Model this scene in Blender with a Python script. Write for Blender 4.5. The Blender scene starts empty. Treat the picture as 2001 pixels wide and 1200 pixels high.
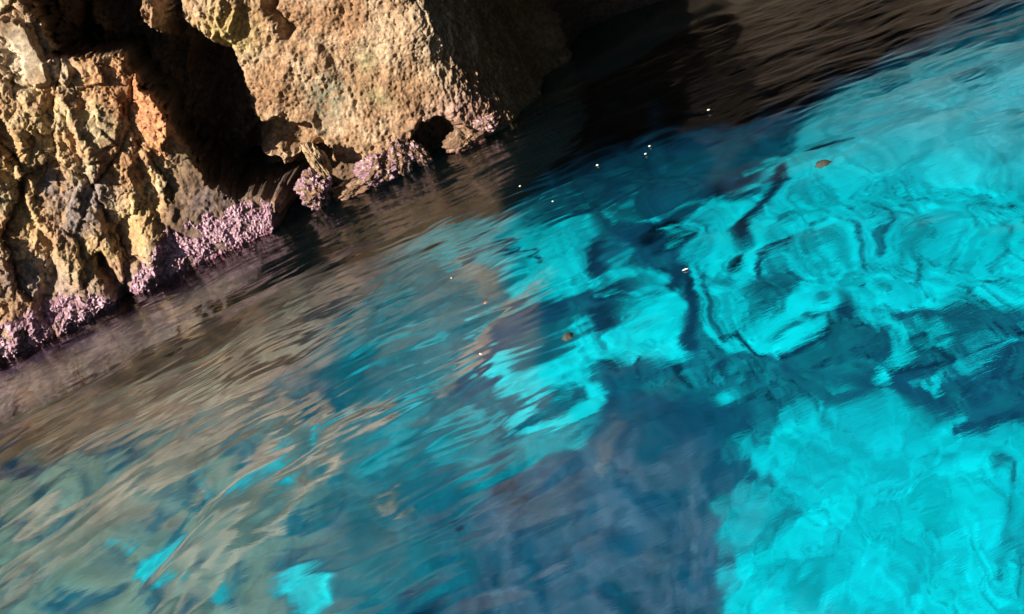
import bpy, math, random
import numpy as np

random.seed(7)
scene = bpy.context.scene
C = bpy.context.collection

# ------------------------------------------------------------------ camera
FPX, PITCH, ROLL, CAMH = 1805.0, math.radians(24), math.radians(22), 1.5
F = np.array([0, math.cos(PITCH), -math.sin(PITCH)])
U0 = np.array([0, math.sin(PITCH), math.cos(PITCH)])
R0 = np.array([1.0, 0, 0])
R = math.cos(ROLL) * R0 - math.sin(ROLL) * U0
U = math.sin(ROLL) * R0 + math.cos(ROLL) * U0
CAM = np.array([0, 0, CAMH])


def project(P):
    """world points -> where they stand in the photograph (2001 x 1200)"""
    d = P - CAM
    z = np.maximum(d @ F, 0.05)
    return 1000.5 + FPX * (d @ R) / z, 600 - FPX * (d @ U) / z


def ray(px, py):
    d = F + (px - 1000.5) / FPX * R + (600 - py) / FPX * U
    return d / np.linalg.norm(d)


def on_water(px, py, z=0.0):
    d = ray(px, py)
    return CAM + d * (z - CAMH) / d[2]


# ------------------------------------------------------------------ noise
rng = np.random.RandomState(11)
PERM = rng.permutation(256)
PERM = np.concatenate([PERM, PERM, PERM])
GRAD = rng.normal(size=(256, 3))
GRAD /= np.linalg.norm(GRAD, axis=1)[:, None]


def perlin(x, y, z=0.0):
    x = np.asarray(x, float); y = np.asarray(y, float)
    z = np.zeros_like(x) + z
    xi = np.floor(x).astype(int); yi = np.floor(y).astype(int); zi = np.floor(z).astype(int)
    xf, yf, zf = x - xi, y - yi, z - zi
    u = xf ** 3 * (xf * (xf * 6 - 15) + 10)
    v = yf ** 3 * (yf * (yf * 6 - 15) + 10)
    w = zf ** 3 * (zf * (zf * 6 - 15) + 10)
    xi &= 255; yi &= 255; zi &= 255
    out = 0
    for dx in (0, 1):
        wx = u if dx else 1 - u
        a = PERM[xi + dx]
        for dy in (0, 1):
            wy = v if dy else 1 - v
            b = PERM[a + yi + dy]
            for dz in (0, 1):
                wz = w if dz else 1 - w
                g = GRAD[PERM[b + zi + dz]]
                out = out + wx * wy * wz * (g[..., 0] * (xf - dx) + g[..., 1] * (yf - dy) + g[..., 2] * (zf - dz))
    return out * 1.5


def fbm(x, y, z=0.0, octs=4, gain=0.5, lac=2.03):
    s, a = 0, 1.0
    for i in range(octs):
        s = s + a * perlin(x, y, z + 17.3 * i)
        x = x * lac; y = y * lac; z = z * lac
        a *= gain
    return s


def ridged(x, y, z=0.0, octs=4, gain=0.5):
    s, a = 0, 1.0
    for i in range(octs):
        s = s + a * (1 - np.abs(perlin(x, y, z + 9.1 * i)) * 2)
        x = x * 2.1; y = y * 2.1
        a *= gain
    return s


RND = np.random.RandomState(5).rand(256, 6)


def worley(x, y, seed=0):
    """F1, F2, centre offset and random numbers of the nearest cell"""
    xi = np.floor(x).astype(int); yi = np.floor(y).astype(int)
    f1 = np.full(x.shape, 9.0); f2 = np.full(x.shape, 9.0)
    ox = np.zeros(x.shape); oy = np.zeros(x.shape); ids = np.zeros(x.shape, int)
    for dx in (-1, 0, 1):
        for dy in (-1, 0, 1):
            cx, cy = xi + dx, yi + dy
            h = PERM[PERM[(cx + seed * 31) & 255] + (cy & 255)]
            r = RND[h]
            qx = x - (cx + r[..., 0]); qy = y - (cy + r[..., 1])
            d = np.sqrt(qx * qx + qy * qy)
            m = d < f1
            f2 = np.where(m, f1, np.minimum(f2, d))
            f1 = np.where(m, d, f1)
            ox = np.where(m, qx, ox); oy = np.where(m, qy, oy); ids = np.where(m, h, ids)
    return f1, f2, ox, oy, RND[ids]


def sstep(a, b, x):
    t = np.clip((x - a) / (b - a), 0, 1)
    return t * t * (3 - 2 * t)


def sd_poly(px, py, pts):
    """signed distance, negative inside"""
    pts = np.array(pts, float)
    d = np.full(px.shape, 1e18); ins = np.zeros(px.shape, bool)
    n = len(pts)
    for i in range(n):
        ax, ay = pts[i]; bx, by = pts[(i + 1) % n]
        ex, ey = bx - ax, by - ay
        wx, wy = px - ax, py - ay
        t = np.clip((wx * ex + wy * ey) / (ex * ex + ey * ey + 1e-9), 0, 1)
        d = np.minimum(d, (wx - ex * t) ** 2 + (wy - ey * t) ** 2)
        c = ((ay > py) != (by > py))
        with np.errstate(divide='ignore', invalid='ignore'):
            xin = ax + (py - ay) * ex / (ey if ey else 1e-9)
        ins ^= c & (px < xin)
    return np.sqrt(d) * np.where(ins, -1, 1)


def poly(px, py, pts, f):
    return 1 - sstep(-f, f, sd_poly(px, py, pts))


def sd_line(px, py, pts):
    d = np.full(px.shape, 1e18)
    for (ax, ay), (bx, by) in zip(pts[:-1], pts[1:]):
        ex, ey = bx - ax, by - ay
        t = np.clip(((px - ax) * ex + (py - ay) * ey) / (ex * ex + ey * ey + 1e-9), 0, 1)
        d = np.minimum(d, (px - ax - ex * t) ** 2 + (py - ay - ey * t) ** 2)
    return np.sqrt(d)


def blob(px, py, cx, cy, rx, ry, ang=0.0):
    a = math.radians(ang); dx, dy = px - cx, py - cy
    u = (dx * math.cos(a) + dy * math.sin(a)) / rx
    v = (-dx * math.sin(a) + dy * math.cos(a)) / ry
    return np.exp(-(u * u + v * v))


# ------------------------------------------------------------------ mesh helpers
def link(name, me, mat=None, parent=None):
    o = bpy.data.objects.new(name, me)
    C.objects.link(o)
    if mat:
        me.materials.append(mat)
    if parent:
        o.parent = parent
    return o


def quick_mesh(name, verts, quads, col=None, smooth=True):
    me = bpy.data.meshes.new(name)
    nv, nq = len(verts), len(quads)
    k = quads.shape[1]
    me.vertices.add(nv)
    me.vertices.foreach_set('co', np.ascontiguousarray(verts, np.float32).ravel())
    me.loops.add(nq * k)
    me.loops.foreach_set('vertex_index', np.ascontiguousarray(quads, np.int32).ravel())
    me.polygons.add(nq)
    me.polygons.foreach_set('loop_start', np.arange(0, nq * k, k, dtype=np.int32))
    me.polygons.foreach_set('loop_total', np.full(nq, k, np.int32))
    me.polygons.foreach_set('use_smooth', np.full(nq, smooth, bool))
    me.update(calc_edges=True)
    if col is not None:
        ca = me.color_attributes.new('mineral_and_light', 'FLOAT_COLOR', 'POINT')  # rock colours, plus light and shade painted on seabed, recess and rim
        c4 = np.ones((nv, 4), np.float32); c4[:, :3] = col
        ca.data.foreach_set('color', c4.ravel())
    return me


def grid_quads(n, m, flip=False):
    i = np.arange(n * m).reshape(n, m)
    q = np.stack([i[:-1, :-1], i[1:, :-1], i[1:, 1:], i[:-1, 1:]], -1).reshape(-1, 4)
    return q[:, ::-1] if flip else q


def tag(o, label=None, cat=None, group=None, kind=None):
    for k, v in (('label', label), ('category', cat), ('group', group), ('kind', kind)):
        if v:
            o[k] = v
    return o


def axis(lo, hi, step, far_lo, far_hi, grow=1.25):
    mid = np.arange(lo, hi + step * .5, step)
    def tail(d):
        out, s, x = [], step, 0.0
        while x < d:
            s *= grow; x += s; out.append(x)
        return np.array(out)
    return np.concatenate([lo - tail(lo - far_lo)[::-1], mid, mid[-1] + tail(far_hi - hi)])


# ------------------------------------------------------------------ materials
def new_mat(name):
    m = bpy.data.materials.new(name); m.use_nodes = True
    nt = m.node_tree; nt.nodes.clear()
    return m, nt, nt.nodes, nt.links


def rock_mat(name, rough=0.85, grain=(30, 160), contrast=0.5, bump=0.004, spec=0.25):
    m, nt, N, L = new_mat(name)
    out = N.new('ShaderNodeOutputMaterial'); b = N.new('ShaderNodeBsdfPrincipled')
    att = N.new('ShaderNodeVertexColor'); att.layer_name = 'mineral_and_light'
    tc = N.new('ShaderNodeTexCoord')
    n1 = N.new('ShaderNodeTexNoise'); n1.inputs['Scale'].default_value = grain[0]; n1.inputs['Detail'].default_value = 6
    n2 = N.new('ShaderNodeTexNoise'); n2.inputs['Scale'].default_value = grain[1]; n2.inputs['Detail'].default_value = 4
    for n in (n1, n2):
        L.new(tc.outputs['Object'], n.inputs['Vector'])
    r1 = N.new('ShaderNodeMapRange'); r1.inputs[1].default_value = .3; r1.inputs[2].default_value = .7
    r1.inputs[3].default_value = 1 - contrast; r1.inputs[4].default_value = 1 + contrast * .6
    L.new(n1.outputs['Fac'], r1.inputs[0])
    r2 = N.new('ShaderNodeMapRange'); r2.inputs[1].default_value = .35; r2.inputs[2].default_value = .65
    r2.inputs[3].default_value = 1 - contrast * .6; r2.inputs[4].default_value = 1 + contrast * .4
    L.new(n2.outputs['Fac'], r2.inputs[0])
    mul = N.new('ShaderNodeMath'); mul.operation = 'MULTIPLY'
    L.new(r1.outputs[0], mul.inputs[0]); L.new(r2.outputs[0], mul.inputs[1])
    vm = N.new('ShaderNodeVectorMath'); vm.operation = 'SCALE'
    L.new(att.outputs['Color'], vm.inputs[0]); L.new(mul.outputs[0], vm.inputs['Scale'])
    L.new(vm.outputs[0], b.inputs['Base Color'])
    b.inputs['Roughness'].default_value = rough
    b.inputs['Specular IOR Level'].default_value = spec
    bp = N.new('ShaderNodeBump'); bp.inputs['Strength'].default_value = .6; bp.inputs['Distance'].default_value = bump
    L.new(n2.outputs['Fac'], bp.inputs['Height']); L.new(bp.outputs[0], b.inputs['Normal'])
    L.new(b.outputs[0], out.inputs[0])
    return m


M_ROCK = rock_mat('limestone')
M_CRUST = rock_mat('coralline_algae', rough=.55, grain=(60, 220), contrast=.5, bump=.006, spec=.5)
M_BED = rock_mat('sea_floor', rough=.95, grain=(5, 22), contrast=.25, bump=.01, spec=0)
M_DARK = rock_mat('cave_rock', grain=(4, 18), contrast=.4, bump=.02)


def water_mat():
    m, nt, N, L = new_mat('sea_water')
    out = N.new('ShaderNodeOutputMaterial')
    tc = N.new('ShaderNodeTexCoord')
    mp = N.new('ShaderNodeMapping'); mp.inputs['Rotation'].default_value = (0, 0, math.radians(-24)); mp.inputs['Scale'].default_value = (1, 3.2, 1)
    L.new(tc.outputs['Object'], mp.inputs['Vector'])
    n1 = N.new('ShaderNodeTexNoise'); n1.inputs['Scale'].default_value = 7; n1.inputs['Detail'].default_value = 5; n1.inputs['Roughness'].default_value = .62
    n1.inputs['Distortion'].default_value = .4
    L.new(mp.outputs[0], n1.inputs['Vector'])
    bp = N.new('ShaderNodeBump'); bp.inputs['Strength'].default_value = 1.0; bp.inputs['Distance'].default_value = WATER_BUMP
    L.new(n1.outputs['Fac'], bp.inputs['Height'])
    rf = N.new('ShaderNodeBsdfRefraction'); rf.inputs['IOR'].default_value = 1.33; rf.inputs['Roughness'].default_value = .018
    rf.inputs['Color'].default_value = (.9, 1, 1, 1)
    gl = N.new('ShaderNodeBsdfGlossy'); gl.inputs['Roughness'].default_value = .14
    fr = N.new('ShaderNodeFresnel'); fr.inputs['IOR'].default_value = 1.75
    for n in (rf, gl, fr):
        L.new(bp.outputs[0], n.inputs['Normal'])
    mx = N.new('ShaderNodeMixShader')
    L.new(fr.outputs[0], mx.inputs[0]); L.new(rf.outputs[0], mx.inputs[1]); L.new(gl.outputs[0], mx.inputs[2])
    L.new(mx.outputs[0], out.inputs[0])
    return m


WATER_BUMP = 0.0009

# ------------------------------------------------------------------ cave wall: plan curve
PLAN = np.array([(-9, 3.2), (-6, 4.6), (-4.2, 5.72), (-3.04, 6.04), (-2.08, 6.26), (-1.24, 6.36), (-.44, 6.20), (.1, 6.15),
                 (.5, 6.36), (.95, 6.74), (1.32, 7.32), (1.7, 8.1), (3.0, 8.7), (4.6, 8.8), (6.2, 8.2), (7.6, 6.5), (8.2, 4.0), (8.2, 0), (7.0, -3.0)])


def catmull(P, k=40):
    out = []
    Q = np.vstack([2 * P[0] - P[1], P, 2 * P[-1] - P[-2]])
    for i in range(1, len(Q) - 2):
        t = np.linspace(0, 1, k, endpoint=False)[:, None]
        a, b, c, d = Q[i - 1], Q[i], Q[i + 1], Q[i + 2]
        out.append(.5 * (2 * b + (c - a) * t + (2 * a - 5 * b + 4 * c - d) * t ** 2 + (3 * b - a - 3 * c + d) * t ** 3))
    return np.vstack(out + [P[-1:]])


CUR = catmull(PLAN)
SEG = np.concatenate([[0], np.cumsum(np.linalg.norm(np.diff(CUR, axis=0), axis=1))])
S0 = np.interp(0, CUR[:240, 0], SEG[:240]) if False else SEG[np.argmin(np.abs(CUR[:, 0]) + (CUR[:, 1] < 5) * 99)]


def plan(s):
    """point and outward normal (towards the pool) of the plan curve; s = 0 near x = 0"""
    q = s + S0
    x = np.interp(q, SEG, CUR[:, 0]); y = np.interp(q, SEG, CUR[:, 1])
    e = .12
    tx = np.interp(q + e, SEG, CUR[:, 0]) - np.interp(q - e, SEG, CUR[:, 0])
    ty = np.interp(q + e, SEG, CUR[:, 1]) - np.interp(q - e, SEG, CUR[:, 1])
    l = np.hypot(tx, ty) + 1e-9
    return x, y, ty / l, -tx / l


def wall_points(s, z, d):
    x, y, nx, ny = plan(s)
    return np.stack([x + nx * d, y + ny * d, z + 0 * x], -1)


def px_of(s, z, d=0.0):
    return project(wall_points(s, z, d + 0 * s))


def facets(u, v, scale, seed, amp, tilt, crack, cw=.07):
    """blocky broken rock: tilted cells with cracks between them"""
    f1, f2, ox, oy, rn = worley(u * scale, v * scale, seed)
    e = f2 - f1
    h = amp * (rn[..., 2] - .5) * 2 + tilt * ((rn[..., 3] - .5) * ox + (rn[..., 4] - .5) * oy) * 2
    return h - crack * (1 - sstep(0, cw, e)), e


# image direction of the bedding (runs down to the right, about 60 degrees)
def bed_uv(s, z, ang):
    a = math.radians(ang)
    return s * math.cos(a) + z * math.sin(a), -s * math.sin(a) + z * math.cos(a)


# ---- buttress ------------------------------------------------
BUTT = [(-400, -300), (40, -200), (50, -60), (60, 10), (90, 50), (122, 108), (165, 100), (245, 102), (295, 165), (340, 235),
        (378, 300), (412, 350), (450, 380), (500, 375), (545, 385), (552, 470), (560, 640), (-400, 1200)]
FOOT = [(350, 300), (400, 320), (470, 330), (545, 375), (560, 660), (300, 700), (320, 420)]


def buttress_disp(s, z):
    px, py = px_of(s, z, .40 - .09 * np.clip(z, 0, 3))
    wob = 14 * fbm(px / 60, py / 60, 3.0, 3)
    wx, wy = px + wob, py + 14 * fbm(px / 60, py / 60, 8.0, 3)
    sd = sd_poly(wx, wy, BUTT)
    inside = 1 - sstep(-14, 20, sd + 9 * fbm(px / 14, py / 14, 2., 4, .6))
    # one long slab surface that leans back, with steps along the bedding
    u, v = bed_uv(s, z, 68)
    u = u + .07 * fbm(s * 2, z * 2, 1.0, 3); v = v + .05 * fbm(s * 2.3, z * 2.3, 5.0, 3)
    base = .42 - .10 * np.clip(z, 0, 4)
    d = base
    d = d + .08 * fbm(v * 1.5, u * .7, 2.0, 3)
    jx = fbm(s * 14, z * 14, 2., 4, .6); jy = fbm(s * 14, z * 14, 6., 4, .6)
    e1 = None
    for sc, an, sd_, am, ti, ck in ((2.3, .62, 1, .030, .105, .020), (5.0, .7, 2, .016, .050, .010), (11., .75, 3, .007, .024, .006), (24., .8, 4, .003, .011, .002)):
        f, e = facets(v + .020 * jx, (u + .020 * jy) * an, sc, sd_, am, ti, ck, .10)
        d = d + f
        e1 = e if e1 is None else np.minimum(e1, e + .04)
    rough = sstep(-.3, .3, fbm(s * 2.2, z * 2.2, 19., 3))
    d = d + (.004 + .007 * rough) * fbm(s * 24, z * 24, 1.0, 5, .62) + .006 * rough * ridged(v * 9, u * 5, 4., 4, .6)
    e2 = e1
    # smooth pale slab at the upper left
    slab = poly(px + 5 * jx, py + 5 * jy, [(-60, 30), (30, 36), (58, 52), (80, 100), (102, 158), (74, 168), (50, 150), (44, 108), (22, 80), (-60, 66)], 6)
    d = d * (1 - slab) + slab * (base + .10 + .004 * fbm(s * 14, z * 14, 2., 4))
    slab2 = poly(px + 5 * jx, py + 5 * jy, [(95, 105), (120, 105), (145, 140), (135, 165), (100, 150), (88, 125)], 8)
    d = d + .06 * slab2
    # gullies
    n9 = fbm(px / 16, py / 16, 31., 4, .6)
    for line, w, k in (([(-10, 240), (20, 290), (40, 400), (90, 470), (110, 540)], 12, .09),
                       ([(30, 165), (90, 180), (100, 230)], 8, .06),
                       ([(95, 180), (130, 250), (165, 330), (180, 400)], 8, .06),
                       ([(150, 330), (215, 420), (235, 490)], 9, .05), ([(265, 280), (290, 360), (310, 440)], 10, .07),
                       ([(25, 255), (110, 262)], 6, .04), ([(195, 505), (225, 545), (255, 590)], 13, .28)):
        d = d - .7 * k * np.exp(-(sd_line(wx + 5 * n9, wy, line) / (w * (1 + .3 * n9))) ** 2)
    # ribs
    for line, w, k in (([(30, 270), (55, 390), (75, 440), (110, 490), (150, 530)], 18, .09),
                       ([(250, 330), (270, 420), (290, 480)], 20, .09), ([(245, 100), (300, 190), (330, 240)], 16, .08),
                       ([(100, 170), (160, 280), (200, 360)], 20, .06)):
        d = d + .7 * k * np.exp(-(sd_line(wx + 6 * n9, wy, line) / w) ** 2)
    foot = poly(wx, wy, FOOT, 22)
    dfoot = .37 + .02 * fbm(s * 7, z * 7, 3., 4) + .012 * ridged(s * 9, z * 9, 1., 4) - .10 * sstep(.35, .75, z)
    d = d * (1 - foot) + dfoot * foot
    hole = blob(px, py, 90, 575, 16, 26, 20)
    d = d - .10 * hole
    d = d + .13 * sstep(.32, .02, z) * (1 - .6 * foot)
    d = d + .75 * np.clip(-z - .10, 0, 1.7) + .08 * sstep(-.1, -.4, z) * fbm(s * 3, z * 4, 8., 4)
    edge_ = 4 * inside * (1 - inside)
    return d * inside - .75 * (1 - inside) + edge_ * .07 * fbm(s * 13, z * 13, 3., 5, .6), px, py, np.where(inside < .93, -1 + inside, np.minimum(e1, e2))


def mixc(c, col, m):
    return c * (1 - m[..., None]) + np.array(col) * m[..., None]


def buttress_col(s, z, px, py, e):
    n = fbm(px / 70, py / 70, 2., 4); n2 = fbm(px / 22, py / 22, 5., 3)
    c = np.zeros(s.shape + (3,)) + np.array((.42, .28, .175))
    c = mixc(c, (.46, .39, .27), sstep(-.1, .5, n))
    c = mixc(c, (.34, .19, .10), sstep(.0, .6, -n) * .8)
    c = mixc(c, (.30, .24, .10), sstep(.1, .6, n2) * .5)
    c = mixc(c, (.50, .25, .14), np.clip(blob(px, py, 285, 200, 50, 100, -30) * 1.3, 0, 1))   # orange stain
    c = mixc(c, (.50, .37, .20), np.clip(blob(px, py, 60, 290, 60, 80) * .8, 0, 1))
    c = mixc(c, (.56, .50, .42), np.clip(blob(px, py, 40, 100, 45, 70) + blob(px, py, 118, 130, 26, 30), 0, 1) * .9)
    grey = np.clip(blob(px, py, 190, 380, 55, 45, 10) + blob(px, py, 70, 545, 90, 45, 10) + blob(px, py, 150, 430, 40, 50)
                   + blob(px, py, 90, 360, 26, 40), 0, 1)
    c = mixc(c, (.215, .19, .20), grey * sstep(-.5, .3, n2 + .3))
    c = mixc(c, (.48, .37, .20), np.clip(blob(px, py, 270, 420, 36, 60, -10) + blob(px, py, 55, 410, 22, 60, -20) + blob(px, py, 175, 490, 40, 30), 0, 1) * .75)
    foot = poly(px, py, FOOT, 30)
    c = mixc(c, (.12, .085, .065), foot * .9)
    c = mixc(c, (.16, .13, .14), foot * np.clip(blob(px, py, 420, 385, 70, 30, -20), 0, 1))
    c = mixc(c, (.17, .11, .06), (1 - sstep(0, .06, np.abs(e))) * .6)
    c = mixc(c, (.06, .045, .034), sstep(-.02, -.15, e))  # shade on the receding rim, painted into the rock colour
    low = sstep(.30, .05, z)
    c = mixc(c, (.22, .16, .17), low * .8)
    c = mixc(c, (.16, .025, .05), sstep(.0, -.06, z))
    st = sstep(-.5, .5, fbm(s * 3, z * 9, 3., 4))
    c = mixc(c, np.array((.80, .235, .165)), sstep(-.16, -.42, z) * (.35 + .6 * st))
    return c * (.9 + .25 * n2[..., None])


# ---- main wall -------------------------------------------------
UNDER = [(420, 420), (470, 330), (520, 312), (560, 322), (600, 300), (645, 312), (705, 328), (765, 312), (800, 275), (825, 245),
         (860, 236), (890, 250), (905, 275), (935, 262), (955, 272), (1000, 300), (1000, 500), (400, 700)]


def wall_disp(s, z):
    px, py = px_of(s, z, 0.)
    wx = px + 12 * fbm(px / 45, py / 45, 3.0, 4, .6); wy = py + 12 * fbm(px / 45, py / 45, 8.0, 4, .6)
    d = .05 - .07 * np.clip(z, 0, 4)
    # turns away from the pool on the right, earlier higher up
    edge = .42 - .34 * z
    d = d - .34 * np.clip(s - edge + .12, 0, 1.3) ** 1.7 * np.clip(1.3 - (s - edge) * .4, 0, 2)
    u, v = bed_uv(s, z, 62)
    d = d + .06 * fbm(v * 1.5, u * .7, 6., 4) + .03 * fbm(s * 3.2, z * 3.2, 3., 3)
    # flutes, then pitted honeycomb
    d = d + .013 * ridged(v * 4.2, u * 1.5, 2., 4)
    sx = s + .012 * fbm(s * 26, z * 26, 1., 2); sz = z + .012 * fbm(s * 26, z * 26, 7., 2)
    f1, f2, ox, oy, rn = worley(sx * 26, sz * 19, 4)
    pit = sstep(.55, .05, f1) * (rn[..., 2] > .35)
    d = d - .016 * pit * (.4 + .8 * sstep(-.3, .4, fbm(s * 3, z * 3, 9., 2)))
    f1, f2, ox, oy, rn = worley(sx * 55, sz * 48, 6)
    d = d - .007 * sstep(.5, .05, f1) + .005 * fbm(s * 50, z * 50, 4., 3, .6)
    d = d + .010 * ridged(s * 10, z * 8, 3., 4)
    d = d + sstep(1.3, 2.4, s) * .45 * fbm(s * .9, z * 1.1, 33., 4)
    # broken ribs above the cleft
    d = d + .09 * poly(wx, wy, [(300, -300), (520, -300), (470, 60), (430, 90), (350, 60)], 30) * (ridged(v * 5, u * 2, 8., 4) - 1.0)
    # recess between buttress and wall
    rec = poly(wx, wy, [(-500, -400), (330, -400), (325, -20), (345, 50), (390, 75), (430, 95), (452, 120), (475, 170), (486, 225), (500, 260), (505, 330), (470, 420), (-500, 900)], 26)
    d = d - .66 * rec + rec * (.30 * fbm(v * 4, u * 1.2, 4., 4) + .05 * ridged(v * 9, u * 4, 6., 4))
    # ledges catching light within the recess
    d = d + rec * .80 * np.clip(1.4 * blob(wx, wy, 300, 30, 22, 50, -25), 0, 1)
    d = d + rec * .42 * np.clip(blob(wx, wy, 180, 45, 16, 45, -30), 0, 1)
    d = d + .10 * blob(wx, wy, 420, 30, 45, 40, 30)
    d = d - .16 * np.exp(-(sd_line(wx, wy, [(520, -40), (535, 20), (560, 62)]) / 11) ** 2)
    # hollow with an overhanging lip
    hol = poly(wx, wy, [(498, 240), (540, 234), (590, 246), (632, 272), (655, 296), (648, 318), (618, 306), (596, 292), (570, 300), (540, 302), (510, 290)], 9)
    d = d - .20 * hol
    d = d + hol * .20 * np.clip(blob(wx, wy, 556, 290, 36, 16, 8), 0, 1) * 1.0
    d = d + .05 * np.exp(-(sd_line(wx, wy, [(490, 232), (540, 224), (595, 234), (640, 262), (665, 292)]) / 9) ** 2)
    und = poly(wx, wy, UNDER, 10)
    d = d - .34 * und * sstep(-.9, -.3, z)
    dent = blob(px, py, 640, 190, 50, 60, 20)
    d = d - .04 * dent
    for line, w, k in (([(600, 40), (660, 95), (720, 180), (760, 230)], 16, .035), ([(700, 120), (800, 190), (870, 230)], 12, .02),
                       ([(560, 30), (640, 110), (690, 190)], 12, .03)):
        d = d - k * np.exp(-(sd_line(wx, wy, line) / w) ** 2)
    return d, px, py, und


def wall_col(s, z, px, py, und):
    n = fbm(px / 70, py / 70, 12., 4); n2 = fbm(px / 18, py / 18, 15., 3)
    c = np.zeros(s.shape + (3,)) + np.array((.33, .225, .15))
    c = mixc(c, (.40, .31, .23), sstep(-.1, .5, n))
    c = mixc(c, (.27, .165, .10), sstep(.0, .5, -n) * .8)
    c = mixc(c, (.18, .185, .145), np.clip(blob(px, py, 640, 190, 42, 55, 10) * 1.1, 0, 1) * sstep(-.5, .2, n2 + .1))
    c = mixc(c, (.17, .18, .10), np.clip(blob(px, py, 740, 190, 34, 16, 20) + blob(px, py, 715, 120, 22, 30), 0, 1) * .75)
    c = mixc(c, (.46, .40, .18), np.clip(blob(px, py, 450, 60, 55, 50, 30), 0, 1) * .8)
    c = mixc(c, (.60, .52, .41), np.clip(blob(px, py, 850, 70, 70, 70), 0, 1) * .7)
    c = mixc(c, (.34, .22, .215), np.clip(blob(px, py, 900, 215, 90, 40, -20), 0, 1) * .8)
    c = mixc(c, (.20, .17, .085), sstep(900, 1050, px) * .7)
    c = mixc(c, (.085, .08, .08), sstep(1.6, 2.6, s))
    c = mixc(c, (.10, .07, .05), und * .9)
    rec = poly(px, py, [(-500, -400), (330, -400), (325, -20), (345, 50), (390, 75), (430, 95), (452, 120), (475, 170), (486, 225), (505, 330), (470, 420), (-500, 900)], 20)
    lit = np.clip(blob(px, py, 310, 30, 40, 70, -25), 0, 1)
    c = mixc(c, (.075, .058, .043), rec * .93 * (1 - lit))  # shade of the recess painted into the rock colour, ledge kept lighter
    c = mixc(c, (.26, .17, .10), sstep(.35, -.35, n2) * .25)
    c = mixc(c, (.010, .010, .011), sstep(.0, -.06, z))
    return c * (.92 + .22 * n2[..., None])


def sheet(name, svals, zvals, disp, colf, mat, parent=None, cut=None):
    s, z = np.meshgrid(svals, zvals, indexing='ij')
    d, px, py, e = disp(s, z)
    P = wall_points(s, z, d)
    c = colf(s, z, px, py, e)
    q = grid_quads(len(svals), len(zvals))
    if cut is not None:
        q = q[(d.reshape(-1)[q] > cut).all(1)]
        used = np.unique(q); remap = np.zeros(d.size, int); remap[used] = np.arange(len(used))
        q = remap[q]; P = P.reshape(-1, 3)[used]; c = c.reshape(-1, 3)[used]
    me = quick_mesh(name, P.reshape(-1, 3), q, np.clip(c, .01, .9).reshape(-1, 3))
    return link(name, me, mat, parent)


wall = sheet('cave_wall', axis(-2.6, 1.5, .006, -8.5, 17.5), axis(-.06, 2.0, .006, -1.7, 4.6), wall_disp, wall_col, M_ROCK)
tag(wall, 'pitted tan limestone cave wall curving from the lit patch back into darkness', 'rock wall')
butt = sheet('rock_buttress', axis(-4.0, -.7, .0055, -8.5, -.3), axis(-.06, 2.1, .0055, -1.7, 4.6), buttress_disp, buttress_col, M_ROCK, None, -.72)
tag(butt, 'fissured ochre and orange rock buttress at left with pale slabs', 'rock')

# ---- pink crust on the foot of the buttress --------------------
CRUST = [(-300, 800), (-300, 700), (-60, 640), (0, 622), (60, 592), (150, 560), (192, 552), (215, 565), (240, 570), (262, 530), (285, 505), (305, 470), (330, 448),
         (400, 415), (470, 393), (530, 372), (556, 392), (560, 480), (300, 640), (0, 790)]


def crust_disp(s, z):
    d, px, py, e = buttress_disp(s, z)
    wx = px + 12 * fbm(px / 22, py / 22, 3.0, 3); wy = py + 12 * fbm(px / 22, py / 22, 8.0, 3)
    patch = sstep(-.42, -.05, fbm(px / 26, py / 26, 41., 4) + .35 * sstep(.28, .02, z))
    m = poly(wx, wy, CRUST, 9) * sstep(-.10, -.04, z) * patch * sstep(-4, -16, sd_poly(px, py, BUTT))
    f1, f2, ox, oy, rn = worley(s * 62 + .7 * fbm(s * 14, z * 14, 3., 3), z * 62 + .7 * fbm(s * 14, z * 14, 9., 3), 8)
    knob = np.sqrt(np.clip(1 - (f1 / .62) ** 2, 0, 1)) * (.1 + 1.3 * rn[..., 2] ** 1.5)
    f1b, *_r, rnb = worley(s * 120, z * 120, 9)
    knob2 = np.clip(1 - f1b / .6, 0, 1) * rnb[..., 2]
    return d + m * (.006 + .015 * knob + .007 * knob2 + .014 * fbm(s * 18, z * 18, 2., 4)) - (1 - m) * .05, px, py, knob + .4 * knob2


def crust_col(s, z, px, py, k):
    n = fbm(px / 30, py / 30, 2., 3)
    c = np.zeros(s.shape + (3,)) + np.array((.28, .17, .26))
    c = mixc(c, (.55, .40, .54), sstep(.3, 1.1, k + n * .5))
    c = mixc(c, (.13, .06, .09), sstep(.3, -.1, k) * .8)
    c = mixc(c, (.15, .045, .09), sstep(.035, -.01, z) * .9)
    return c


crust = sheet('coralline_crust', np.arange(-4.1, -1.0, .0045), np.arange(-.1, .62, .0045), crust_disp, crust_col, M_CRUST, butt, -.5)
crust['label'] = 'knobbly pink and lilac band along the waterline'


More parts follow.
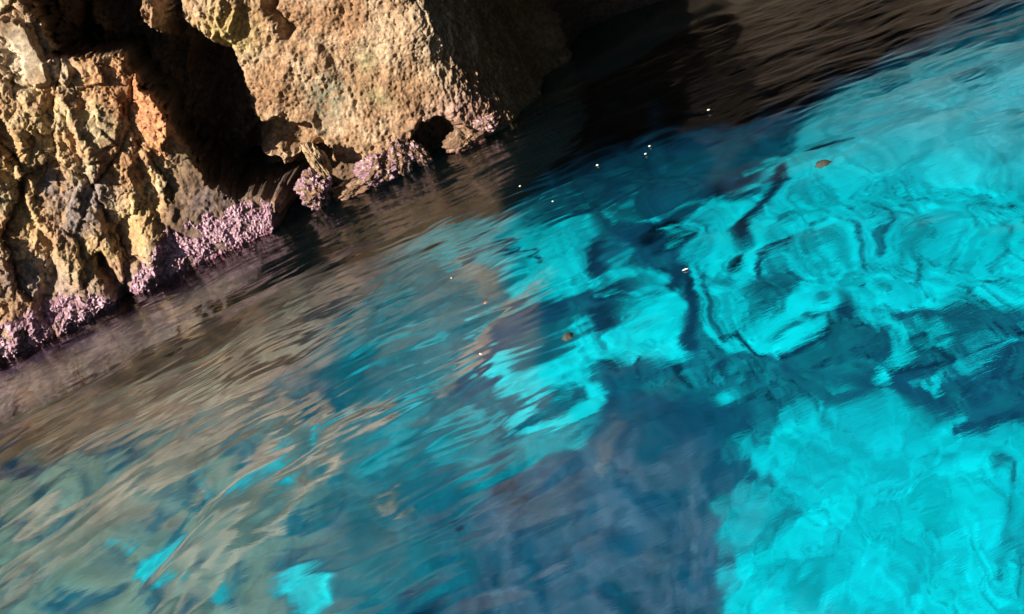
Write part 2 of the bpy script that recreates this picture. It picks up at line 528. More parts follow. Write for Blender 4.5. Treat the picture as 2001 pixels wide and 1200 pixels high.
# ---- small rocks at the waterline ------------------------------
def lump(name, px, py, depth_y, size, mat, seed, colA, colB, knob=0.0, squash=(1, 1, 1), rot=0.0, parent=None, n=90, crust=False):
    """displaced ball standing where the photograph shows it; depth_y = distance from the camera plane"""
    d = ray(px, py); c = CAM + d * (depth_y / d[1])
    th = np.linspace(0, math.pi, n); ph = np.linspace(0, 2 * math.pi, 2 * n, endpoint=False)
    T, P = np.meshgrid(th, ph, indexing='ij')
    x, y, z = np.sin(T) * np.cos(P), np.sin(T) * np.sin(P), np.cos(T)
    r = 1 + .38 * fbm(x * 1.5 + seed, y * 1.5, z * 1.5, 3) + .10 * fbm(x * 5 + seed, y * 5, z * 5, 4, .6)
    if knob:
        r = r + knob * (1.3 * perlin(x * 8 + seed, y * 8, z * 8) + .9 * np.abs(perlin(x * 17, y * 17 + seed, z * 17)) + .5 * perlin(x * 34, y * 34, z * 34 + seed))
    if crust:
        mk = sstep(-.25, .15, fbm(x * 2.6 + seed, y * 2.6, z * 2.6 + 7, 4) + .02)
        kn = 1.2 * perlin(x * 10 + seed, y * 10, z * 10) + .8 * np.abs(perlin(x * 21, y * 21 + seed, z * 21)) + .4 * perlin(x * 40, y * 40, z * 40 + seed)
        r = r + mk * (.05 + .10 * kn) - (1 - mk) * .12
    X, Y, Z = x * r * size * squash[0], y * r * size * squash[1], z * r * size * squash[2]
    a = math.radians(rot)
    X, Z = X * math.cos(a) + Z * math.sin(a), -X * math.sin(a) + Z * math.cos(a)
    i = np.arange(n * 2 * n).reshape(n, 2 * n)
    j = np.roll(i, -1, 1)
    q = np.stack([i[:-1], i[1:], j[1:], j[:-1]], -1).reshape(-1, 4)
    nn = sstep(-.2, .5, fbm(x * 3 + seed, y * 3, z * 3 + 4, 4))
    col = np.array(colA) * (1 - nn[..., None]) + np.array(colB) * nn[..., None]
    wz = Z + c[2]
    col = mixc(col, (.14, .05, .08), sstep(.03, -.02, wz) * .8)
    me = quick_mesh(name, np.stack([X, Y, Z], -1).reshape(-1, 3), q, col.reshape(-1, 3))
    o = link(name, me, mat, parent)
    if parent is None:
        o.location = c
    else:
        o.location = c - np.array(parent.location)
    return o


PINKA, PINKB = (.22, .13, .19), (.46, .32, .43)
BRA, BRB = (.14, .09, .065), (.27, .19, .14)
rocks = [
    (615, 372, 6.02, .105, (1, 1, 1.0), 10, 1.0, PINKA, PINKB, 'small pink encrusted rock standing alone in the dark gap beside the buttress foot'),
    (737, 332, 6.03, .12, (1.15, .9, .8), -12, 2.0, PINKA, PINKB, 'broad pale pink encrusted rock at the waterline under the tan wall'),
    (783, 306, 6.02, .085, (.85, .9, 1.25), 5, 3.0, BRA, PINKB, 'upright brown rock with a pink tip left of the dark round cavity'),
    (818, 300, 6.04, .07, (.75, .9, 1.25), -25, 4.0, BRA, PINKB, 'narrow pale spur of rock at the left rim of the dark round cavity'),
    (908, 272, 6.12, .10, (1.2, 1, .8), 0, 5.0, BRA, BRB, 'brown shadowed rock at the waterline right of the dark round cavity'),
    (948, 244, 6.14, .065, (1.2, 1, .9), 0, 6.0, PINKA, (.50, .36, .40), 'smallest pink rock where the lit wall meets the darkness'),
    (690, 372, 6.05, .10, (1.5, .9, .6), 0, 7.0, BRA, BRB, 'low dark brown rock between the two pink rocks at the waterline'),
]
for px, py, dy, size, sq, rot, seed, ca, cb, lab in rocks:
    o = lump('waterline_rock', px, py, dy, size, M_ROCK, seed, BRA, BRB, .02, sq, rot)
    if cb is not BRB:
        k = lump('coralline_crust', px, py, dy, size, M_CRUST, seed, ca, cb, .02, sq, rot, crust=True)
        k.location = (0, 0, 0); k.parent = o
    tag(o, lab, 'rock', 'small rocks along the foot of the cave wall')
stub = lump('rock_spur', 619, 312, 6.02, .085, M_ROCK, 12.0, (.28, .20, .13), (.44, .36, .26), .03, (.62, .8, 1.45), -12)
tag(stub, 'tan rock spur hanging from the right end of the lit hollow', 'rock')

# ------------------------------------------------------------------ sea floor
DEPTH = 1.4
glow_layers = [  # water glow, dark water, swirls and streaks painted into the floor's colour
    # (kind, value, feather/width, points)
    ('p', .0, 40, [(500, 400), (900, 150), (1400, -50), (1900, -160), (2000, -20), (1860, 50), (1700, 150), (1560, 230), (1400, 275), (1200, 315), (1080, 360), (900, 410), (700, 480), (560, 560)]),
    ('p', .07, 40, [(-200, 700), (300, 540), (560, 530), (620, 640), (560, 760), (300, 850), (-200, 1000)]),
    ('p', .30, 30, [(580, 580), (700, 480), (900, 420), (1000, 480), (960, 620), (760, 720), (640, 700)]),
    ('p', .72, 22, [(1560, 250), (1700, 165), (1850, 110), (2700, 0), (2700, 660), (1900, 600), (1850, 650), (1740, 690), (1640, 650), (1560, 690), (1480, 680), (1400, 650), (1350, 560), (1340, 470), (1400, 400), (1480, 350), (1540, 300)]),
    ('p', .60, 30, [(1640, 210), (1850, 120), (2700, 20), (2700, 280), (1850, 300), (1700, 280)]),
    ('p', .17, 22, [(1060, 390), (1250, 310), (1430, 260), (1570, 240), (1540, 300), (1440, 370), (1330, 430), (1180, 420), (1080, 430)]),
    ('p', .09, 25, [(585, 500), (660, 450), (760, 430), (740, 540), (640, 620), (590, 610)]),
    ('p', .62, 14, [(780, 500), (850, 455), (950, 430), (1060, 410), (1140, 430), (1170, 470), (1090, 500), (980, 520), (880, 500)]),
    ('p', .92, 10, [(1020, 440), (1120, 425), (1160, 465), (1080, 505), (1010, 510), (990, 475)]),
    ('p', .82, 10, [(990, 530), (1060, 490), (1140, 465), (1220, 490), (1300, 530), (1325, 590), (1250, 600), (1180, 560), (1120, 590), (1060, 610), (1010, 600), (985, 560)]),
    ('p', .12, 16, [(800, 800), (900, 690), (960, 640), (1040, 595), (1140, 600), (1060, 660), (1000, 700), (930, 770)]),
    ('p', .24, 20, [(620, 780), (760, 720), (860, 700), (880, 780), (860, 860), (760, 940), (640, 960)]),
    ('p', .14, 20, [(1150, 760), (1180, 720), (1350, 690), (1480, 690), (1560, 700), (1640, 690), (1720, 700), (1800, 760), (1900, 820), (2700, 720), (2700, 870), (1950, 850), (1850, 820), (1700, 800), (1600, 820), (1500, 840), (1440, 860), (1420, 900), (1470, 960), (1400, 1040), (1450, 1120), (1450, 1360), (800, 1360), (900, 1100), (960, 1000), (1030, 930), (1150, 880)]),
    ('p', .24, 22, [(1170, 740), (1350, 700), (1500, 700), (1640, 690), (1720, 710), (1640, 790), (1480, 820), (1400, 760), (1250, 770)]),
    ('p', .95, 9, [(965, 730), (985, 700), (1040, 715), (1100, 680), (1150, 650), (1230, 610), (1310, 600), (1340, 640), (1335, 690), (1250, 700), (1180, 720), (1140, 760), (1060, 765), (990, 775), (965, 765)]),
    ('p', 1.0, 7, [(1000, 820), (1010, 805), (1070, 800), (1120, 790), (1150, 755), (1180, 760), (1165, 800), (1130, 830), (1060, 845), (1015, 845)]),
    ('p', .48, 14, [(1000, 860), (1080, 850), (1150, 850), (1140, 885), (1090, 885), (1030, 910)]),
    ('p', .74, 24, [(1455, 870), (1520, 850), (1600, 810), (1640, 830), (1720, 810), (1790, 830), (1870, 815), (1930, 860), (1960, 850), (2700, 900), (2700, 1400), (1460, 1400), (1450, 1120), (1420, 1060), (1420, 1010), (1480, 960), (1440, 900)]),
    ('e', .38, 0, (1515, 1045, 26, 55, 35)), ('l', .62, 9, [(1745, 1025), (1775, 1015), (1800, 1020)]), ('l', .66, 8, [(1810, 1095), (1850, 1088), (1880, 1070)]),
    ('e', .25, 0, (1995, 950, 16, 26, 0)), ('e', .45, 0, (1980, 1060, 20, 60, 0)), ('e', .35, 0, (1490, 870, 18, 40, 20)), ('e', .6, 0, (1610, 1140, 60, 30, -30)),
    ('l', .1, 16, [(1860, 850), (1930, 840), (1990, 830)]),
    # swirls of refracted glow
    ('l', .08, 16, [(1305, 580), (1335, 515), (1355, 570), (1345, 665)]),
    ('l', .98, 10, [(1350, 505), (1370, 560), (1382, 630), (1410, 668), (1465, 668)]),
    ('l', .90, 7, [(1405, 510), (1395, 560), (1408, 640)]),
    ('l', .30, 9, [(1385, 510), (1390, 600), (1400, 640)]),
    ('l', .05, 9, [(1400, 648), (1440, 625), (1460, 655), (1490, 690), (1520, 697)]),
    ('p', .95, 8, [(1470, 640), (1500, 610), (1560, 600), (1640, 610), (1650, 650), (1600, 670), (1560, 690), (1510, 688), (1480, 670)]),
    ('e', .2, 0, (1590, 630, 30, 9, 10)), ('e', .25, 0, (1552, 645, 22, 7, -10)), ('e', .25, 0, (1595, 597, 18, 7, -10)),
    ('e', .10, 0, (1650, 632, 22, 20, 20)), ('l', .06, 12, [(1570, 690), (1620, 672)]),
    ('l', .98, 9, [(1480, 470), (1495, 430), (1530, 400), (1600, 395)]), ('l', .3, 5, [(1495, 470), (1520, 430), (1560, 405)]),
    ('l', .98, 10, [(1620, 430), (1655, 470), (1658, 515), (1690, 560), (1715, 600), (1715, 655)]),
    ('l', .35, 7, [(1640, 440), (1672, 470), (1675, 510)]),
    ('p', .22, 7, [(1458, 590), (1475, 545), (1505, 520), (1545, 525), (1540, 560), (1510, 590), (1475, 602)]),
    ('l', .08, 10, [(1480, 525), (1510, 495), (1535, 485)]),
    ('l', .95, 8, [(1450, 560), (1480, 500), (1500, 480)]), ('l', .3, 6, [(1430, 545), (1460, 500), (1475, 480)]),
    ('l', .05, 17, [(1448, 465), (1462, 425), (1490, 390), (1540, 352)]),
    ('e', .03, 0, (1403, 385, 28, 16, -10)), ('e', .05, 0, (1446, 371, 30, 12, -25)), ('e', .09, 0, (1185, 505, 30, 26, 20)), ('l', .6, 6, [(1160, 545), (1195, 540), (1240, 548)]),
    ('e', .07, 0, (1208, 578, 40, 19, -20)), ('l', .55, 5, [(1185, 582), (1225, 570)]), ('e', .08, 0, (1197, 630, 36, 17, -15)), ('e', .02, 0, (1295, 462, 70, 30, -14)), ('l', .7, 6, [(1280, 468), (1335, 456)]), ('e', .2, 0, (1125, 548, 12, 9, 20)),
    ('e', .0, 0, (1626, 286, 32, 14, -15)), ('l', .10, 6, [(1630, 284), (1680, 270)]), ('e', .2, 0, (1740, 165, 55, 7, -22)), ('e', .2, 0, (1905, 150, 38, 8, -18)),
    ('e', .3, 0, (1970, 115, 40, 8, -18)), ('e', .35, 0, (1975, 230, 40, 8, -12)), ('e', .4, 0, (1720, 440, 32, 36, 20)), ('l', .35, 8, [(1780, 560), (1805, 520), (1805, 490)]),
    ('l', .3, 9, [(1735, 415), (1740, 440), (1780, 445)]), ('l', .3, 6, [(1875, 520), (1880, 480), (1895, 455), (1880, 420)]), ('l', .3, 8, [(1965, 520), (1995, 495)]),
    ('l', .95, 8, [(1730, 395), (1745, 430), (1790, 445)]), ('l', .95, 8, [(1885, 510), (1890, 480)]), ('l', .9, 8, [(1830, 440), (1845, 415), (1880, 400)]),
    ('l', .3, 6, [(1880, 415), (1940, 405), (2000, 403)]),
    ('l', .16, 15, [(1740, 640), (1800, 640), (1900, 645)]), ('l', .9, 13, [(1725, 645), (1770, 685), (1745, 725), (1710, 770)]),
    ('l', .75, 9, [(1800, 770), (1830, 740), (1845, 735)]), ('l', .7, 10, [(1835, 745), (1815, 780)]), ('l', .55, 12, [(1790, 675), (1860, 665)]),
    ('l', .07, 8, [(1820, 680), (1880, 705)]), ('l', .5, 10, [(1880, 705), (1940, 685)]), ('e', .75, 0, (1416, 783, 22, 12, 0)), ('e', .5, 0, (1665, 782, 14, 10, 0)),
    ('l', .06, 10, [(1740, 745), (1800, 725), (1870, 705)]), ('l', .5, 6, [(1770, 770), (1850, 725)]),
    # streaks of the middle distance
    ('l', .62, 9, [(860, 520), (930, 490), (1000, 470)]), ('l', .7, 8, [(900, 660), (980, 620), (1050, 575), (1130, 540)]), ('l', .55, 8, [(820, 730), (900, 690), (960, 650)]),
    ('l', .5, 10, [(700, 700), (780, 660), (840, 640)]), ('l', .45, 10, [(640, 640), (720, 600), (800, 570)]), ('l', .55, 9, [(760, 800), (850, 745), (930, 720)]),
    ('l', .5, 9, [(620, 850), (700, 790), (800, 740)]), ('l', .5, 12, [(860, 860), (930, 820), (980, 800)]),
    ('l', .65, 5, [(1060, 395), (1130, 365)]), ('l', .7, 7, [(1075, 420), (1150, 395)]), ('l', .7, 6, [(1185, 432), (1215, 408), (1230, 404)]),
    ('l', .6, 6, [(1190, 435), (1260, 430), (1330, 400), (1400, 395)]), ('l', .6, 9, [(1440, 360), (1500, 320), (1550, 310)]), ('l', .7, 7, [(1310, 470), (1340, 455)]),
    ('l', .7, 6, [(1340, 480), (1370, 420), (1400, 400), (1460, 395)]),
    ('l', .12, 8, [(900, 500), (960, 480), (1000, 478)]), ('l', .13, 12, [(1010, 490), (1060, 500)]), ('l', .1, 10, [(1070, 425), (1100, 415), (1160, 410)]),
    # lower left
    ('p', .55, 12, [(478, 945), (520, 900), (565, 875), (550, 930), (495, 960)]), ('p', .40, 12, [(330, 945), (380, 915), (420, 925), (400, 950)]),
    ('p', .95, 10, [(222, 1132), (250, 1085), (300, 1075), (352, 1062), (345, 1100), (332, 1142), (290, 1157), (262, 1135)]),
    ('p', .70, 10, [(358, 1180), (370, 1150), (442, 1138), (436, 1165), (400, 1182)]), ('p', .92, 12, [(562, 1165), (600, 1138), (664, 1128), (678, 1170), (640, 1220), (570, 1205)]),
    ('p', .36, 10, [(690, 910), (760, 870), (785, 820), (835, 792), (825, 850), (785, 890), (720, 925)]), ('p', .36, 22, [(860, 900), (980, 850), (1000, 900), (920, 960)]),
    ('e', .04, 0, (1000, 960, 34, 34, 0)), ('e', .05, 0, (905, 1035, 18, 14, 0)), ('p', .06, 18, [(740, 1230), (770, 1165), (840, 1150), (850, 1230)]), ('e', .12, 0, (1230, 1020, 34, 50, 30)),
    ('e', .2, 0, (500, 1120, 110, 40, -40)), ('e', .12, 0, (330, 900, 70, 16, -30)),
]


def bed_apparent(x, y, zb):
    """where a point of the sea floor appears on the calm surface, seen from the boat"""
    dx, dy = x - CAM[0], y - CAM[1]
    rr = np.hypot(dx, dy) + 1e-6
    lo = np.zeros_like(rr); hi = rr.copy()
    for _ in range(36):
        a = (lo + hi) / 2
        si = a / np.hypot(a, CAMH); st = (rr - a) / np.hypot(rr - a, -zb)
        m = si > 1.33 * st
        hi = np.where(m, a, hi); lo = np.where(m, lo, a)
    k = (lo + hi) / 2 / rr
    return dx * k, dy * k


bx = axis(-3.2, 4.4, .012, -14, 14, 1.3); by = axis(1.0, 7.6, .012, -8, 13, 1.3)
X, Y = np.meshgrid(bx, by, indexing='ij')
ax_, ay_ = bed_apparent(X, Y, -DEPTH + 0 * X)
px, py = project(np.stack([ax_, ay_, 0 * X], -1))
far = (ay_ < .5)
px = np.where(far, 3000, px); py = np.where(far, 2500, py)
wx = px + (16 + 16 * sstep(800, 880, py)) * fbm(px / 80, py / 80, 1., 3) + 4 * fbm(px / 22, py / 22, 3., 2)
wy = py + 12 * fbm(px / 80, py / 80, 9., 3) + 4 * fbm(px / 22, py / 22, 5., 2)
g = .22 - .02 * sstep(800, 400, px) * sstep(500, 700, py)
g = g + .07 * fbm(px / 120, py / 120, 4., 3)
for kind, val, f, pts in glow_layers:
    if kind == 'p':
        m = poly(wx, wy, pts, f)
    elif kind == 'l':
        m = 1 - sstep(f * .35, f * 1.15, sd_line(wx * .5 + px * .5, wy * .5 + py * .5, pts))
    else:
        m = np.clip(blob(wx * .5 + px * .5, wy * .5 + py * .5, *pts) * 1.5, 0, 1)
    g = g * (1 - m) + val * m
diag = fbm((wx + wy) / 150, (wy - wx) / 520, 33., 4)
q0 = fbm(px / 150, py / 120, 51., 3); q1_ = fbm(px / 150, py / 120, 57., 3)
r0 = fbm(px / 130 + 2.2 * q0, py / 100 + 2.2 * q1_, 61., 3)
sw = fbm(px / 120 + 2.0 * r0 + 1.2 * q0, py / 90 + 2.0 * q1_, 71., 4)
swz = sstep(950, 1100, px) * sstep(300, 380, py) * sstep(800, 720, py)
ln = perlin(px / 190 + 1.1 * r0 + .8 * q0, py / 120 + 1.1 * q1_ + .6 * r0, 83.)
swl = sstep(1000, 1300, px) * sstep(300, 400, py)
g = g + swl * sstep(.1, .4, g) * sstep(1.2, .9, g) * (.36 * sstep(.09, .0, np.abs(ln)) - .46 * sstep(.11, .0, np.abs(ln - .16))) * (1 - .5 * sstep(780, 860, py))  # bright and dark ripple lines of light, painted into the bed
g = g + sw * (.16 + .42 * swz) * sstep(.06, .5, g) + .55 * diag * sstep(.6, .86, g) * sstep(780, 860, py)
g = np.clip(g + .06 * fbm(px / 50, py / 90, 6., 4) * (.4 + g), 0, 1)
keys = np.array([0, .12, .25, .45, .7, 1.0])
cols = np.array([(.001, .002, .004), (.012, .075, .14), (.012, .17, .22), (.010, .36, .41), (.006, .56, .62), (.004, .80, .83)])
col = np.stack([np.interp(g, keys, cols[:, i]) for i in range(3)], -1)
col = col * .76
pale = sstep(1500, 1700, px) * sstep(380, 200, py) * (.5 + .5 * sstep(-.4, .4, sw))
col = mixc(col, (.26, .37, .41), pale * .75 * sstep(.2, .5, g))  # grey reflection on the surface, painted into the bed colour
mauve = np.clip(poly(wx, wy, [(950, 1000), (1050, 920), (1180, 860), (1330, 880), (1440, 980), (1440, 1300), (880, 1300)], 60), 0, 1) * sstep(-.5, .5, fbm(px / 60, py / 60, 21., 4) + .15)
col = mixc(col, (.15, .135, .19), mauve * (.45 + .4 * sstep(-.3, .3, sw)))
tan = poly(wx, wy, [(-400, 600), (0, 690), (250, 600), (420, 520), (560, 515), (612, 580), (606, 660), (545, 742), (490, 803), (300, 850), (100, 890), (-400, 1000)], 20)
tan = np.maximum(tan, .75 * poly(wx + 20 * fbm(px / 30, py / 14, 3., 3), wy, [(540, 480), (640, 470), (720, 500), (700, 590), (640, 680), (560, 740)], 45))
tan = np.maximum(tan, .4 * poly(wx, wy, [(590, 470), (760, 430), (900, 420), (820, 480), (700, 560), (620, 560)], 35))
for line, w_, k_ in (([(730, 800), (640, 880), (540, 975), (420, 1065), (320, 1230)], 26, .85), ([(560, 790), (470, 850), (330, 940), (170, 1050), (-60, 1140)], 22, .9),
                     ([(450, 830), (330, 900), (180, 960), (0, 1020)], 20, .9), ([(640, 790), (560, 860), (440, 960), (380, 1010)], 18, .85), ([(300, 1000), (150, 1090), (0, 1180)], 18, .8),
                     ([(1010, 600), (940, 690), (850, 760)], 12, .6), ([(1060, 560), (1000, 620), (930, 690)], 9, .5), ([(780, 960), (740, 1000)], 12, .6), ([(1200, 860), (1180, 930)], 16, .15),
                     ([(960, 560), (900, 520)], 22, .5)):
    tan = np.maximum(tan, k_ * (1 - sstep(w_ * .3, w_ * 1.5, sd_line(wx, wy, line))))  # tan streaks paint the lit wall's reflection into the bed
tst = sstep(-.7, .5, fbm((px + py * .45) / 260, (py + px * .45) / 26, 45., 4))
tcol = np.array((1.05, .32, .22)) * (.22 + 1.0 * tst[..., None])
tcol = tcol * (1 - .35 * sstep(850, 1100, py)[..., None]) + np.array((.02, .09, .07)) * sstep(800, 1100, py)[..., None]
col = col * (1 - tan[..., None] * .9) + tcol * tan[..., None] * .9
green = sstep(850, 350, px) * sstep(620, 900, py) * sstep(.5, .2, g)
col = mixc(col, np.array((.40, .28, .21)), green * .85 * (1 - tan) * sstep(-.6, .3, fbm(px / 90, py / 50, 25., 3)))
Z = -DEPTH + .09 * fbm(X * 1.2, Y * 1.2, 2., 4) + .03 * ridged(X * 3, Y * 3, 6., 3)
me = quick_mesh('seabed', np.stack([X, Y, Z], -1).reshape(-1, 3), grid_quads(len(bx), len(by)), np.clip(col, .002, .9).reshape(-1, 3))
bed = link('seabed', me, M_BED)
tag(bed, kind='structure')

# ------------------------------------------------------------------ water
qx = axis(-3.6, 3.8, .011, -14, 14, 1.3); qy = axis(.8, 6.6, .011, -8, 13, 1.3)
X, Y = np.meshgrid(qx, qy, indexing='ij')
px, py = project(np.stack([X, Y, 0 * X], -1))
px = np.where(Y < .3, 3000, px)


def ripples(ang, lam, al, zoff, octs=3):
    a = math.radians(ang)
    u = X * math.cos(a) + Y * math.sin(a); v = -X * math.sin(a) + Y * math.cos(a)
    w = .35 * lam * fbm(u / (lam * 2.5), v / (lam * 2.5), zoff + 5, 2)
    return fbm(u / (lam * al), (v + w) / lam, zoff, octs, .5)


wl = sstep(1050, 250, px)                        # 1 at the left
wlow = sstep(650, 1050, py) * wl                 # lower left: steeper crests
h1, h2, h3 = ripples(4, .16, 3.5, 1.), ripples(20, .21, 3.5, 4.), ripples(45, .34, 4.0, 7., 2)
mixh = h1 * (1 - wl) + (h2 * (1 - wlow) + h3 * 2.2 * wlow) * wl
calm = .35 * sstep(1250, 1600, px) * sstep(750, 900, py)
Zd = .004 * ripples(48, .12, 3.0, 27., 3) * sstep(1300, 1500, px) * sstep(750, 900, py)
Z = Zd + mixh * (.012 - .0108 * sstep(800, 1300, px))
Z = Z + .015 * fbm(X * 1.9, Y * 1.9, 3., 2) * (1 - .4 * calm)
rt = sstep(1150, 1350, px) * sstep(330, 180, py)
Z = Z + .006 * rt * ripples(-4, .15, 2.2, 23., 3)
lens = sstep(850, 1200, px) * sstep(230, 420, py)
Z = Z + .0022 * fbm(X * 4.0, Y * 4.0, 8., 2) * (1 - .45 * calm)
Z = Z + .0105 * lens * perlin(X * 3.4 + .4 * perlin(X * 3, Y * 2, 2.), Y * 1.9 + .4 * perlin(X * 3, Y * 2, 6.), 31.)
fine = ripples(16, .055, 4, 12., 2) * (1 - wlow) + ripples(40, .07, 4, 15., 2) * wlow
Z = Z + .0022 * fine * (.05 + wl * (.8 - .4 * wlow))
Zedge = np.exp(-np.maximum(0, np.maximum(np.abs(X) - 4, np.abs(Y - 3.8) - 4)))
Z = Z * Zedge
me = quick_mesh('water', np.stack([X, Y, Z], -1).reshape(-1, 3), grid_quads(len(qx), len(qy)))
water = link('water', me, water_mat())
tag(water, kind='structure')


# ------------------------------------------------------------------ cave roof
n_, m_ = 220, 200
xs = np.linspace(-9.5, 9.5, n_); ys = np.linspace(-4.5, 10.5, m_)
X, Y = np.meshgrid(xs, ys, indexing='ij')
Z = 4.75 - .02 * np.maximum(X - 1, 0) ** 2 - .02 * (Y - 3) ** 2 + .35 * fbm(X * .5, Y * .5, 2., 3) + .12 * fbm(X * 2, Y * 2, 4., 3)
top = Z + .5 + .2 * fbm(X * .7, Y * .7, 8., 2)
P = np.concatenate([np.stack([X, Y, Z], -1).reshape(-1, 3), np.stack([X, Y, top], -1).reshape(-1, 3)])
# the opening through which the sun comes in
hx = X + .5 * fbm(X * .8, Y * .8, 11., 4); hy = Y + .5 * fbm(X * .8, Y * .8, 14., 4)
hole = ((hx < -3.2) & (hy > -2.6) & (hy < 1)) | ((hx < -.6) & (hy > .1) & (hy < 5.3)) | ((hx > -.7) & (hx < 1.6) & (hy > 3.4) & (hy < 5.7))
keep = ~(hole[:-1, :-1] | hole[1:, :-1] | hole[1:, 1:] | hole[:-1, 1:]).reshape(-1)
q1 = grid_quads(n_, m_, True)[keep]; q2 = grid_quads(n_, m_)[keep] + n_ * m_
cnt = {}
for q in q1.tolist():
    for a, b in zip(q, q[1:] + q[:1]):
        k_ = (min(a, b), max(a, b))
        cnt[k_] = None if k_ in cnt else (a, b)
q3 = np.array([(b, a, a + n_ * m_, b + n_ * m_) for a, b in (v for v in cnt.values() if v)])
cc = np.zeros((len(P), 3)) + np.array((.13, .10, .075))
me = quick_mesh('cave_roof', P, np.concatenate([q1, q2, q3]), cc)
roof = link('cave_roof', me, M_DARK)
tag(roof, 'dark rock roof of the sea cave above the pool', 'rock roof')

# ------------------------------------------------------------------ bits floating on the water
def flat_mat(name, c, rough=.6):
    m, nt, N, L = new_mat(name)
    out = N.new('ShaderNodeOutputMaterial'); b = N.new('ShaderNodeBsdfPrincipled')
    n = N.new('ShaderNodeTexNoise'); n.inputs['Scale'].default_value = 90
    r = N.new('ShaderNodeMapRange'); r.inputs[3].default_value = .75; r.inputs[4].default_value = 1.2
    v = N.new('ShaderNodeVectorMath'); v.operation = 'SCALE'; v.inputs[0].default_value = c
    L.new(n.outputs['Fac'], r.inputs[0]); L.new(r.outputs[0], v.inputs['Scale']); L.new(v.outputs[0], b.inputs['Base Color'])
    b.inputs['Roughness'].default_value = rough
    L.new(b.outputs[0], out.inputs[0])
    return m


M_FLECK = flat_mat('white_fleck', (.85, .85, .82)); M_LEAF = flat_mat('brown_leaf', (.045, .055, .055)); M_ORANGE = flat_mat('orange_leaf', (.36, .17, .11))


def fleck(name, px, py, lx, ly, ang, mat, seed, hgt=.006):
    c = on_water(px, py)
    n, rings = 20, 5
    V = [(0, 0, hgt)]; Q = []
    rr = np.random.RandomState(seed)
    wob = [1 + .22 * rr.uniform(-1, 1) for _ in range(n)]
    for k in range(1, rings + 1):
        t = k / rings
        for j in range(n):
            a = 2 * math.pi * j / n
            V.append((lx / 2 * t * math.cos(a) * wob[j], ly / 2 * t * math.sin(a) * wob[j], hgt * (1 - t * t * 1.6) + .002 * rr.uniform(-1, 1)))
    me = bpy.data.meshes.new(name)
    faces = [(0, 1 + j, 1 + (j + 1) % n) for j in range(n)]
    for k in range(rings - 1):
        b0 = 1 + k * n; b1 = b0 + n
        faces += [(b0 + j, b1 + j, b1 + (j + 1) % n, b0 + (j + 1) % n) for j in range(n)]
    me.from_pydata(V, [], faces)
    for p in me.polygons:
        p.use_smooth = True
    o = link(name, me, mat)
    k = .85 if mat is M_LEAF else .42
    o.scale = (k, k, k)
    o.location = (c[0], c[1], .008); o.rotation_euler = (0, 0, math.radians(ang))
    return o


G = 'white flecks floating on the water'
for px, py, lx, ly, ang, lab in (
        (1385, 217, .038, .03, 0, 'small white fleck floating on the darkest water, farthest from the boat'),
        (1270, 288, .030, .024, 0, 'upper white fleck of the close pair on dark blue water'),
        (1262, 303, .036, .02, 10, 'lower white fleck of the close pair on dark blue water'),
        (1168, 325, .030, .03, 30, 'white fleck floating left of the close pair on dark teal water'),
        (1081, 396, .024, .02, 0, 'white fleck at the upper edge of the cyan streaks'),
        (1017, 366, .034, .014, 10, 'faint white fleck on the grey water above the cyan streaks'),
        (1340, 530, .052, .012, -5, 'thin white sliver on the dark gap between cyan swirls'),
        (883, 546, .014, .016, 0, 'tiny white dot on the grey green water near the brown reflection'),
        (940, 695, .040, .006, -55, 'thin white hair of debris on the deep blue water')):
    tag(fleck('floating_fleck', px, py, lx, ly, ang, M_FLECK, px), lab, 'floating fleck', G)
tag(fleck('floating_leaf', 950, 594, .05, .035, 20, M_ORANGE, 3), 'small orange leaf fragment at the edge of the dark blue water', 'leaf', 'leaves drifting on the water')
tag(fleck('floating_leaf', 1608, 322, .075, .085, 0, M_LEAF, 4, .012), 'round grey brown leaf drifting on the cyan water at upper right', 'leaf', 'leaves drifting on the water')
tag(fleck('floating_leaf', 1110, 660, .065, .05, 50, M_LEAF, 5, .010), 'oblong grey brown leaf on the bright cyan patch at centre', 'leaf', 'leaves drifting on the water')

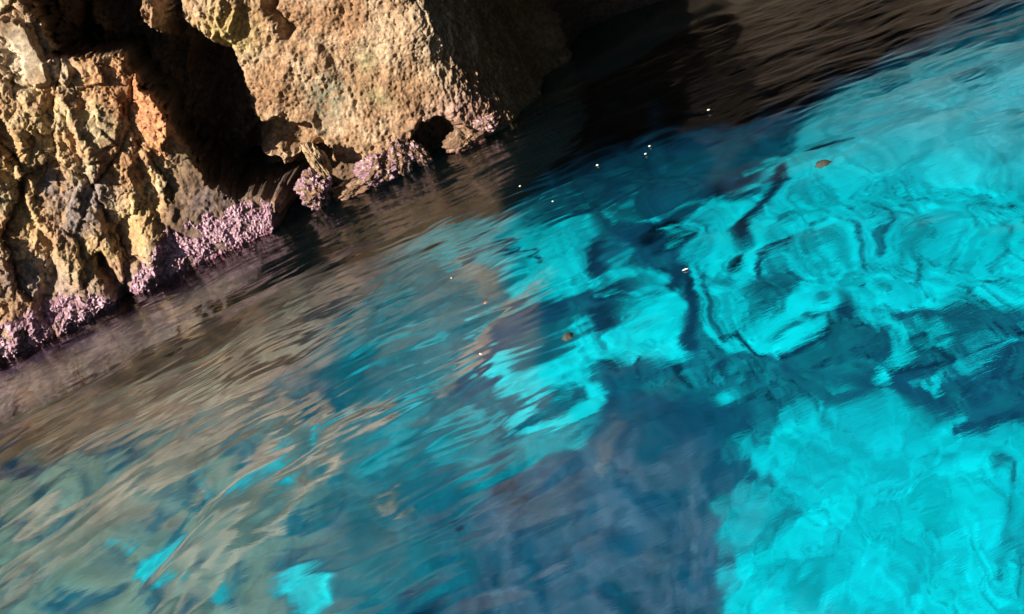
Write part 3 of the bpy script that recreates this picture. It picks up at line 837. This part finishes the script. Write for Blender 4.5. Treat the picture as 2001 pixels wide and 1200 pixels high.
# ------------------------------------------------------------------ light
TR = np.array([.66, .56, -.52]); TR /= np.linalg.norm(TR)          # direction the sunlight travels
sun = bpy.data.lights.new('sun', 'SUN'); sun.energy = 5.0; sun.angle = math.radians(.5); sun.color = (1, .83, .62)
so = bpy.data.objects.new('sun', sun); C.objects.link(so)
from mathutils import Vector
so.rotation_euler = Vector(TR).to_track_quat('-Z', 'Y').to_euler(); so.location = (-8, -4, 9)

w = bpy.data.worlds.new('World'); scene.world = w; w.use_nodes = True
wn = w.node_tree.nodes; bgn = wn['Background']
sky = wn.new('ShaderNodeTexSky'); sky.sky_type = 'NISHITA'; sky.sun_disc = False
sky.sun_elevation = math.asin(-TR[2]); sky.sun_rotation = math.atan2(-TR[0], -TR[1])
w.node_tree.links.new(sky.outputs[0], bgn.inputs[0]); bgn.inputs[1].default_value = .03

# added downward lamp under the surface, standing in for daylight from the submerged mouth
al = bpy.data.lights.new('daylight_stand_in', 'AREA'); al.shape = 'RECTANGLE'; al.size = 10.2; al.size_y = 6.0
al.energy = 150; al.color = (.38, .93, 1.0)
ao = bpy.data.objects.new('daylight_stand_in', al); C.objects.link(ao)
ao.location = (1.2, 2.5, -.16)

cam = bpy.data.cameras.new('camera'); co = bpy.data.objects.new('camera', cam); C.objects.link(co)
cam.sensor_width = 36; cam.lens = FPX / 2001 * 36; cam.clip_end = 200; cam.clip_start = .05
from mathutils import Matrix
mt = Matrix(((R[0], U[0], -F[0], CAM[0]), (R[1], U[1], -F[1], CAM[1]), (R[2], U[2], -F[2], CAM[2]), (0, 0, 0, 1)))
co.matrix_world = mt
scene.camera = co

vs = scene.view_settings
scene.display_settings.display_device = 'sRGB'
vs.view_transform = 'Standard'; vs.look = 'None'; vs.gamma = 1; vs.use_curve_mapping = False
vs.exposure = 1.2
scene.render.engine = 'CYCLES'
scene.cycles.caustics_reflective = False; scene.cycles.caustics_refractive = False
scene.cycles.max_bounces = 8; scene.cycles.diffuse_bounces = 2; scene.cycles.transmission_bounces = 6
scene.cycles.use_denoising = True
